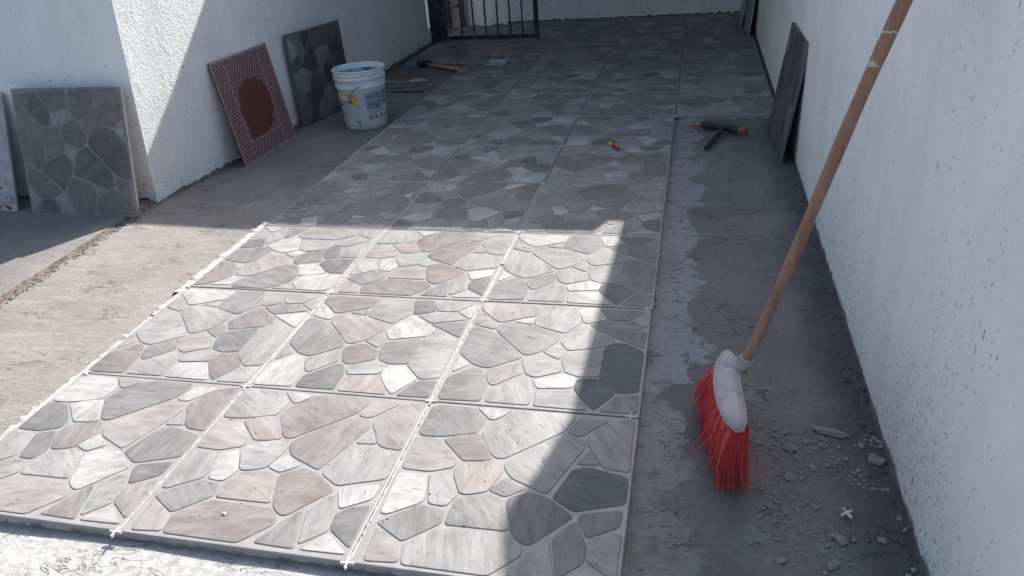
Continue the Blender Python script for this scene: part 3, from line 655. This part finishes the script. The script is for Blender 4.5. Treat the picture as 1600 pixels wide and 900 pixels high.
link('wire_wrap', tube('wire_wrap', [Vector(wp[14])+Vector((.012*math.cos(k*.9), .0, .014*math.sin(k*.9)-.006)) for k in range(9)], .0035, 6), M['rubber'], hn)

# ------------------------------------------------------------------ broom leaning on the right wall
t = NT('broom handle wood', .55, .3)
tcg = t.n('ShaderNodeTexCoord').outputs['Object']; P = t.xyz(tcg)
gr = t.noise(1, 6, .6, t.mapping(tcg, (60, 60, 3)), .5); c = t.mix(t.ramp(gr, .3, .7), (.24, .125, .082), (.35, .20, .135))
c = t.mix(t.ramp(P[2], .15, .42, .55, 0), c, (.36, .27, .20))
c = t.mix(t.ramp(t.noise(90, 4, .6), .64, .67, 0, .75), c, (.46, .41, .35))
mk_ = t.math('ADD', P[2], t.math('MULTIPLY', t.math('SUBTRACT', t.noise(30, 2, .5, tcg), .5), .05))
mk_ = t.math('MAXIMUM', t.ramp(t.math('ABSOLUTE', t.math('SUBTRACT', mk_, .975)), .008, .009, 1, 0), t.ramp(t.math('ABSOLUTE', t.math('SUBTRACT', mk_, 1.022)), .003, .004, 1, 0))
c = t.mix(t.math('MULTIPLY', mk_, t.ramp(t.noise(26, 1, .5, tcg), .42, .46)), c, (.50, .45, .37))
t.col(c); t.bump(gr, .0006); M['handle'] = t.m
t = NT('broom head plastic', .5, .35)
c = t.mix(t.ramp(t.noise(14, 5, .6), .35, .65), (.38, .325, .335), (.47, .41, .42)); c = t.mix(t.ramp(t.noise(24, 6, .7), .55, .66, 0, .5), c, (.24, .225, .23)); t.col(c); t.bump(t.noise(60, 3), .0005); M['head'] = t.m
t = NT('red bristles', .45, .4)
rn = t.n('ShaderNodeNewGeometry').outputs['Random Per Island']
c = t.mix(t.ramp(rn, 0, .82, smooth=False), (.72, .055, .06), (.90, .13, .13)); c = t.mix(t.ramp(rn, .93, .95), c, (.85, .30, .24)); c = t.mix(t.ramp(t.xyz()[2], -.03, .07, .45, 0), c, (.40, .17, .155)); t.col(c)
t.b.inputs['Subsurface Weight'].default_value = 0.0; M['bristle'] = t.m
N_, F_ = Vector((3.388, .535, .345))*S, Vector((3.350, .965, .405))*S
SO = Vector((3.418, .878, .405))*S; TOP = Vector((3.822, 1.0, 1.7556))*S
hd = (TOP-SO).normalized(); kx = (4.03*S-.016-SO.x)/hd.x
broom = tag(empty('broom', (3.39*S, .7*S, ZF)), 'red bristle broom with worn wooden handle leaning on the right wall', 'broom')
def rel(v): return Vector(v)-broom.location
hv = [rel(SO-hd*.02)+hd*(kx+.03)*i/24 for i in range(25)]
for i, p in enumerate(hv): p += Vector((.0035*math.sin(i*.35), 0, 0))
link('handle', tube('handle', hv, [.0122+.0006*math.sin(i*1.3)+.0022*min(1, i/16) for i in range(25)], 20), M['handle'], broom)
ax = (F_-N_).normalized(); side = Vector((1, .03, .30)); side = (side-ax*side.dot(ax)).normalized(); upv = ax.cross(side)*-1
if upv.z < 0: upv = -upv
vs, fs = [], []; NS = 18; secs = []
Lh = (F_-N_).length
for i in range(NS+1):
    f = i/NS; e = min(1, (math.sin(math.pi*min(max(f, .0), 1)))*2.6+.02)**.55
    cw = .0252*(.72+.38*math.sin(math.pi*f*.92+.12))*(.35+.65*e); chh = .0105*(.9+.35*math.sin(math.pi*f))*(.45+.55*e)
    c0 = rel(N_)+ax*Lh*f+side*(-.010*math.sin(math.pi*f)) + upv*(.008*math.sin(math.pi*f))
    for px, py in ((1, -.9), (1.03, -.5), (1.0, .1), (.93, .42), (.66, .80), (.36, .93), (.10, 1.0), (-.10, 1.0), (-.36, .93), (-.66, .80), (-.93, .42), (-1.0, .1), (-1.03, -.5), (-1, -.9), (-.4, -.95), (.4, -.95)):
        vs.append(c0+side*px*cw+upv*py*chh)
for i in range(NS):
    for q in range(16): fs.append((i*16+q, i*16+(q+1) % 16, (i+1)*16+(q+1) % 16, (i+1)*16+q))
fs.append(tuple(range(15, -1, -1))); fs.append(tuple(range(NS*16, NS*16+16)))
head = link('head', recalc(mesh('head', vs, fs, True)), M['head'], broom)
vs2, fs2 = [], []
for i in range(NS+1):
    f = i/NS; e = min(1, (math.sin(math.pi*f))*2.6+.02)**.55
    cw = .0290*(.72+.38*math.sin(math.pi*f*.92+.12))*(.35+.65*e)
    c0 = rel(N_)+ax*(Lh*f+(.002 if i == NS else -.002 if i == 0 else 0))+side*(-.010*math.sin(math.pi*f))+upv*(.008*math.sin(math.pi*f))
    for sx_, uz in ((-1, -.009), (1, -.009), (1.02, -.006), (1.0, -.002), (-1.0, -.002), (-1.02, -.006)): vs2.append(c0+side*cw*sx_+upv*uz)
for i in range(NS):
    for q in range(6): fs2.append((i*6+q, i*6+(q+1) % 6, (i+1)*6+(q+1) % 6, (i+1)*6+q))
fs2.append(tuple(range(5, -1, -1))); fs2.append(tuple(range(NS*6, NS*6+6)))
link('rim', recalc(mesh('rim', vs2, fs2)), M['head'], head)
sb = rel(N_)+ax*Lh*.74
link('socket', tube('socket', [sb-upv*.004, sb+upv*.006+(rel(SO)-sb)*.45, rel(SO)+hd*.004, rel(SO)+hd*.016, rel(SO)+hd*.018], [.026, .023, .0185, .0185, .0165], 18), M['head'], head)
rb = random.Random(5); geos = []
for i in range(2900):
    f = rb.random(); sx = rb.uniform(-1, 1)
    root = N_+ax*Lh*(.03+.94*f)+side*(-.010*math.sin(math.pi*f)+sx*.020)-upv*.014
    tip = Vector((3.394-.105*f, .605+.62*f, 0))*S+Vector((sx*.033+rb.gauss(0, .008), rb.gauss(0, .012), ZF+.006+abs(rb.gauss(0, .008))))
    if f > .75: tip.z += rb.random()*.04*(f-.75)*4
    if rb.random() < .05: tip += Vector((rb.gauss(0, .03), rb.gauss(0, .03), rb.random()*.03))
    if rb.random() < .10: tip = root.lerp(tip, rb.uniform(.6, .95))
    bow = Vector((rb.gauss(0, .003)-.005, rb.gauss(.004, .003), -.004)); pts = []
    for k in range(5):
        s_ = k/4; p = root.lerp(tip, s_)+bow*4*s_*(1-s_); p += Vector((rb.gauss(0, .0012), rb.gauss(0, .0012), 0))
        p.z = max(p.z, ZF+.003); pts.append(p-broom.location)
    geos.append(tube_geo(pts, [.0010, .0010, .0009, .0008, .0007], 3, False))
tag(link('bristles', joined('bristles', geos, True), M['bristle'], broom), kind='stuff')

# ------------------------------------------------------------------ small tools
def P3(u, v, z): return Vector((u*S, v*S, z))
hm = tag(empty('hammer', P3(-.64, 8.85, ZF+.012)), 'wooden handled hammer with a black head lying beyond the bucket', 'hammer')
d = (P3(.04, 8.32, -.0)-P3(-.64, 8.85, -.0)); d.z = 0; L = d.length; d.normalize(); nn = Vector((-d.y, d.x, 0))
link('handle', tube('handle', [d*-.02+Vector((0, 0, .012)), d*L*.3+Vector((0, 0, .016)), d*L*.62+Vector((0, 0, .022)), d*L*.9+Vector((0, 0, .028)), d*L+Vector((0, 0, .028))], [.012, .012, .015, .017, .013], 12), M['wood'], hm)
link('head', tube('head', [nn*-.065+Vector((0, 0, .018)), nn*-.045+Vector((0, 0, .018)), nn*-.04+Vector((0, 0, .018)), nn*.02+Vector((0, 0, .018)), nn*.07+Vector((0, 0, .012))], [.032, .033, .024, .024, .012], 14), M['rubber'], hm)
tr = tag(empty('trowel', P3(-.60, 7.62, ZF)), 'dirty trowel with pale blade lying right of the bucket', 'trowel')
bm = bmesh.new(); out = [(-.16, -.045), (.03, -.055), (.14, -.02), (.15, 0), (.14, .02), (.03, .055), (-.16, .045)]
vs = [(x, y, z) for z in (.006, .009) for x, y in out]; n = 7
bm.free(); link('blade', recalc(mesh('blade', vs, [tuple(range(n-1, -1, -1)), tuple(range(n, 2*n))]+[(i, (i+1) % n, n+(i+1) % n, n+i) for i in range(n)])), M['steel'], tr)
link('tang', tube('tang', [(-.14, 0, .009), (-.17, 0, .03), (.10, .0, .04)], .005, 8), M['steel'], tr)
link('handle', tube('handle', [(.08, 0, .038), (.11, 0, .040), (.19, .01, .040), (.23, .012, .038)], [.010, .015, .016, .010], 10), M['wood'], tr)
tr.rotation_euler = (0, 0, R(12))
fl_ = tag(empty('float_trowel', P3(-.66, 7.95, ZF)), 'plastering float with red brown wooden grip, mostly hidden behind the bucket', 'float')
link('board', box('board', -.14, .14, -.05, .05, 0, .010, .002), M['steel'], fl_); link('grip', box('grip', -.05, .05, -.014, .014, .045, .075, .008), M['wood_dark'], fl_)
for x_ in (-.045, .045): link('bracket', box('bracket', x_-.008, x_+.008, -.010, .010, .010, .046, .003), M['wood_dark'], fl_)
fl_.rotation_euler = (0, 0, R(8))
rd = tag(link('iron_rod', tube('iron_rod', [(0, 0, .006), (.13, .01, .007), (.26, .005, .006)], .005, 8), M['rubber'], None, P3(-.60, 7.32, ZF)), 'thin dark iron rod on the cement right of the bucket', 'rod')
pk = tag(empty('packet', P3(.48, 8.70, .0), (0, 0, R(-14))), 'small grey packet with a dark blue label lying on the shaded tiles', 'packet')
link('pouch', box('pouch', -.07, .08, -.02, .10, 0, .040, .014), M['grey_plastic'], pk)
lb = link('label', box('label', -.045, .030, .015, .085, .038, .0415), M['navy'], pk); link('label_mark', box('label_mark', -.035, -.012, .03, .06, .0413, .0425), M['label_white'], lb)
link('flap', box('flap', -.085, .065, -.065, -.018, 0, .010, .003), M['grey_plastic'], pk)
mk = tag(empty('marker', P3(2.485, 4.93, .009)), 'short yellow and crimson marker lying on the shaded tiles', 'marker')
d = (P3(2.56, 4.79, 0)-P3(2.445, 5.0, 0)); L = d.length; d.normalize(); a0 = -d*L/2
link('body', tube('body', [a0, a0+d*.004, a0+d*L*.42], [.006, .009, .009], 12), M['yellow'], mk); link('cap', tube('cap', [a0+d*L*.42, a0+d*L*.46, a0+d*L*.93, a0+d*L], [.0085, .0075, .0075, .005], 12), M['magenta'], mk)
link('band', tube('band', [a0+d*L*.36, a0+d*L*.46], [.0096, .0096], 12), M['orange'], mk)
ml = tag(empty('mallet', P3(3.42, 5.45, ZF)), 'black rubber mallet with orange end cap on the bare cement by the right wall', 'mallet')
hb = P3(3.30, 4.97, ZF+.018)-ml.location; hj = P3(3.46, 5.52, ZF+.030)-ml.location
link('handle', tube('handle', [hb, hb.lerp(hj, .04), hb.lerp(hj, .9), hj], [.012, .0135, .0135, .012], 16), M['rubber'], ml)
link('handle_hole', tube('handle_hole', [hb-(hj-hb).normalized()*.0006, hb+(hj-hb).normalized()*.01], [.010, .010], 12), M['navy'], ml)
h0 = P3(3.26, 5.66, ZF+.030)-ml.location; h1 = P3(3.60, 5.47, ZF+.030)-ml.location; dd = (h1-h0)
link('head', tube('head', [h0, h0+dd*.05, h0+dd*.38, h0+dd*.42, h0+dd*.62, h0+dd*.66, h0+dd*.9, h0+dd], [.015, .019, .019, .014, .014, .019, .019, .015], 16), M['rubber'], ml)
link('end_cap', tube('end_cap', [h1-dd*.02, h1+dd*.03, h1+dd*.19, h1+dd*.21], [.014, .016, .016, .013], 14), M['orange'], ml)
sd = tag(empty('screwdriver', P3(3.16, 5.70, ZF+.012)), 'orange handled screwdriver lying behind the mallet head', 'screwdriver')
link('handle', tube('handle', [(.0, 0, .003), (.01, 0, .003), (.07, -.015, .004), (.09, -.018, .004)], [.005, .008, .010, .008], 12), M['orange'], sd); link('shaft', tube('shaft', [(-.085, .015, 0), (.0, 0, .003)], [.003, .0035], 8), M['steel'], sd)

# ------------------------------------------------------------------ tile spacers
def cross_mesh():
    a, w_, h = .0155, .0021, .007; pts = [(a, w_), (w_, w_), (w_, a), (-w_, a), (-w_, w_), (-a, w_), (-a, -w_), (-w_, -w_), (-w_, -a), (w_, -a), (w_, -w_), (a, -w_)]
    n = 12; vs = [(x, y, 0) for x, y in pts]+[(x, y, h) for x, y in pts]
    return recalc(mesh('tile_spacer', vs, [tuple(range(n-1, -1, -1)), tuple(range(n, 2*n))]+[(i, (i+1) % n, n+(i+1) % n, n+i) for i in range(n)]))
CM = cross_mesh(); CM.materials.append(M['spacer'])
G = 'white tile spacers'
SP = [((1, -.005), 0, 'spacer sticking out at the front edge between the left and middle tile columns'),
      ((2, -.005), 5, 'spacer sticking out at the front edge between the middle and right tile columns'),
      ((.035, 1.0), 38, 'crooked spacer at the left edge of the tiles, first joint back from the front'),
      ((.0, 2.0), 48, 'crooked spacer at the left edge of the tiles, second joint back from the front'),
      ((-.01, 3.02), 35, 'crooked spacer at the left edge, right at the sun and shade line'),
      ((1.0, .995), 2, 'spacer in the sunlit crossing behind the left front tile'),
      ((2.0, .995), 3, 'spacer in the sunlit crossing behind the middle front tile'),
      ((1.0, 2.0), 0, 'spacer in the second sunlit crossing of the left long joint'),
      ((2.0, 2.0), 0, 'spacer in the second sunlit crossing of the right long joint'),
      ((2.0, 2.50), 62, 'spacer lying loose and askew halfway along the right long joint'),
      ((2.0, 3.0), 4, 'spacer at the crossing just in the sun by the shadow line'),
      ((2.955, 1.0), 0, 'spacer in the shade near the right tile edge, first joint from the front'),
      ((2.965, 2.0), 0, 'spacer in the shade near the right tile edge, second joint from the front'),
      ((2.97, 3.5), 0, 'spacer in the shaded right edge beside the pale cement film'),
      ((2.94, 4.0), 0, 'spacer near the right tile edge, joint in front of the marker'),
      ((2.96, 5.0), 4, 'spacer near the right tile edge, joint behind the marker'),
      ((3.0, 6.0), 3, 'spacer at the inner corner where the wide tiling starts near the mallet'),
      ((2.0, 4.0), 0, 'spacer in the first shaded crossing of the right long joint'),
      ((1.0, 4.0), 2, 'spacer in the first shaded crossing of the left long joint'),
      ((.02, 4.05), 30, 'spacer at the left tile edge just into the shade'),
      ((.02, 5.1), 60, 'spacer at the left tile edge in the shade, short of the bucket'),
      ((1.0, 5.0), 0, 'spacer in the second shaded crossing of the left long joint'),
      ((2.0, 5.0), 0, 'spacer in the second shaded crossing of the right long joint'),
      ((2.0, 6.0), 0, 'spacer level with the inner corner of the tiling on the right long joint'),
      ((.1, 8.35), 20, 'spacer lying by the wooden end of the hammer handle')]
for (p, a, l) in SP:
    o = link('tile_spacer', CM, None, None, (p[0]*S, p[1]*S, -.0055 if 0 < p[1] < 8 else (-.004 if p[1] < 8 else 0)), (0, 0, R(a))); tag(o, l, 'spacer', G)
o = link('tile_spacer', CM, None, None, (3.81*S, .555*S, ZF+.006), (R(6), R(-4), R(32))); tag(o, 'loose cross spacer lying on the dark dirt among the rubble', 'spacer', G)

# ------------------------------------------------------------------ rubble and grit
ROCKS = [((3.635, 1.038), .011, 'small chunk at the back left of the rubble, nearest the broom head'),
 ((3.713, .98), .0109, 'pale chip between the long shard and the broom side rubble'),
 ((3.659, .919), .0152, 'flat oval chunk on the broom side of the rubble'),
 ((3.715, .812), .0114, 'pale pointed chip in the middle of the rubble'),
 ((3.84, 1.051), .0279, 'longest dark shard, at the back of the rubble'),
 ((3.78, .964), .0127, 'round chunk of a touching pair just in front of the longest shard'),
 ((3.797, .924), .009, 'smaller chunk of the touching pair in front of the longest shard'),
 ((3.62, .733), .012, 'biggest chunk of the crumbly cluster right of the bristle tips'),
 ((3.666, .734), .0077, 'small chunk at the right side of the crumbly cluster'),
 ((3.77, .418), .0145, 'two toned lump standing alone in front of the loose spacer'),
 ((3.915, .446), .0098, 'round pebble alone between the spacer and the wall'),
 ((3.638, .555), .0099, 'pale chunk left of the loose spacer'),
 ((3.728, .301), .0125, 'lump in the dirt at the bottom edge of the view'),
 ((3.993, .887), .0199, 'wedge shaped chunk touching the foot of the right wall'),
 ((4.017, .568), .0068, 'tiny pale pebble at the wall foot level with the loose spacer'),
 ((3.551, .292), .0109, 'leftmost lump near the bottom edge of the view'),
 ((3.643, .591), .0092, 'flat chip touching the pale chunk left of the spacer'),
 ((3.985, .719), .007, 'pebble at the wall foot just in front of the wedge shaped chunk')]
for i, (p, r, l) in enumerate(ROCKS):
    flat = .5 if r < .02 else .36
    rnd = random.Random(i); c = (0, 0, 0)
    g_ = chunk_geo(c, r, i+3, flat, 2)
    me = recalc(mesh('rubble_chunk', *g_)); me.materials.append(M['rock'])
    xx = min(p[0], 4.0-.3*r) if r < .015 else p[0]-.02
    o = link('rubble_chunk', me, None, None, (xx*S, p[1]*S, ZF+floor_h(xx*S, p[1]*S)+r*flat*.5), (0, 0, (-.35 if i == 4 else i)))
    if i == 4: o.scale = (1.35, .62, .8)
    tag(o, l, 'rubble', 'chunks of rubble by the right wall')
rr_ = random.Random(11); geos = []; dark = []
def scatter(n, x0, x1, y0, y1, rmin, rmax, lst, z=None, pw=3, clus=0.0, tall=.6):
    k = 0
    while k < n:
        x, y = rr_.uniform(x0, x1), rr_.uniform(y0, y1)
        if clus and nz(x*5.5, y*5.5, 31) < clus*rr_.random()-.05: continue
        r = rmin+(rmax-rmin)*rr_.random()**pw
        X, Y = x*S, y*S; zz = (ZF+floor_h(X, Y)) if z is None else z
        lst.append(chunk_geo((X, Y, zz+r*.3), r, rr_.random()*50, tall)); k += 1
scatter(820, 3.42, 4.02, -.15, 1.12, .0012, .0075, geos, pw=3, clus=.5)
scatter(1100, 3.3, 4.02, -.15, 1.25, .0007, .0019, geos, pw=2, clus=.45)
scatter(160, 3.55, 3.72, .25, .95, .0012, .006, geos, pw=2.2)
scatter(160, 3.7, 4.0, .7, 1.1, .0012, .006, geos, pw=2.5)
scatter(420, 3.02, 4.0, -.2, 1.5, .0010, .003, geos, pw=2)
scatter(160, 3.05, 4.0, 1.2, 5.6, .0012, .0045, geos, pw=3, clus=.5)
scatter(200, 3.93, 4.03, .0, 5.6, .002, .008, dark, pw=2)
tag(link('rubble', joined('rubble', geos), M['crumb']), 'scattered cement grit and small rubble on the bare floor', kind='stuff')
tag(link('wall_rubble', joined('wall_rubble', dark), M['crumb_dark']), 'dark grit gathered at the foot of the right wall', kind='stuff')
g2 = []
scatter(150, 1.0, 2.95, .05, 1.0, .0007, .0024, g2, 0.0, 2.5, .4)
scatter(260, .3, 2.95, .05, 2.2, .0005, .0014, g2, 0.0, 2, .35)
scatter(110, .2, 2.95, 1.0, 3.0, .0007, .0020, g2, 0.0, 3)
scatter(70, .1, 2.95, 3.0, 6.0, .0010, .0035, g2, 0.0, 3)
scatter(40, .1, 3.9, 6.0, 11.0, .0015, .0045, g2, 0.0, 3)
tag(link('tile_grit', joined('tile_grit', g2), M['crumb_dark']), 'dark grit specks lying on the tiles', kind='stuff')
g3 = []
scatter(70, -1.2, -.05, .9, 3.3, .0008, .0035, g3, None, 3, .3)
scatter(60, -.1, 2.6, -.5, -.06, .0008, .0030, g3, None, 3)
scatter(90, -1.1, .0, 3.3, 9.5, .0012, .0050, g3, None, 3, .3)
for p in ((1.393, .153), (2.30, 4.45), (1.75, 4.9), (.55, 4.5)): g3.append(chunk_geo((p[0]*S, p[1]*S, .002), .0052, p[0]*9, .6, 2))
for y in [rr_.uniform(.05, 5.2) for _ in range(140)]: g3.append(chunk_geo((rr_.gauss(-.012, .012), y*S, ZF+.012+rr_.uniform(-.01, .012)), rr_.uniform(.001, .0045), y*7, .7))
for y in [rr_.uniform(.05, 4.0) for _ in range(140)]: g3.append(chunk_geo((rr_.choice((1, 2))*S+rr_.gauss(0, .004), y*S, -.002), rr_.uniform(.0007, .0022), y*7, .6))
tag(link('mortar_crumbs', joined('mortar_crumbs', g3), M['white_mortar']), 'pale mortar crumbs along the tile joints and edges', kind='stuff')
# ground far outside, so the place does not end at the patio
bpy.context.view_layer.update()
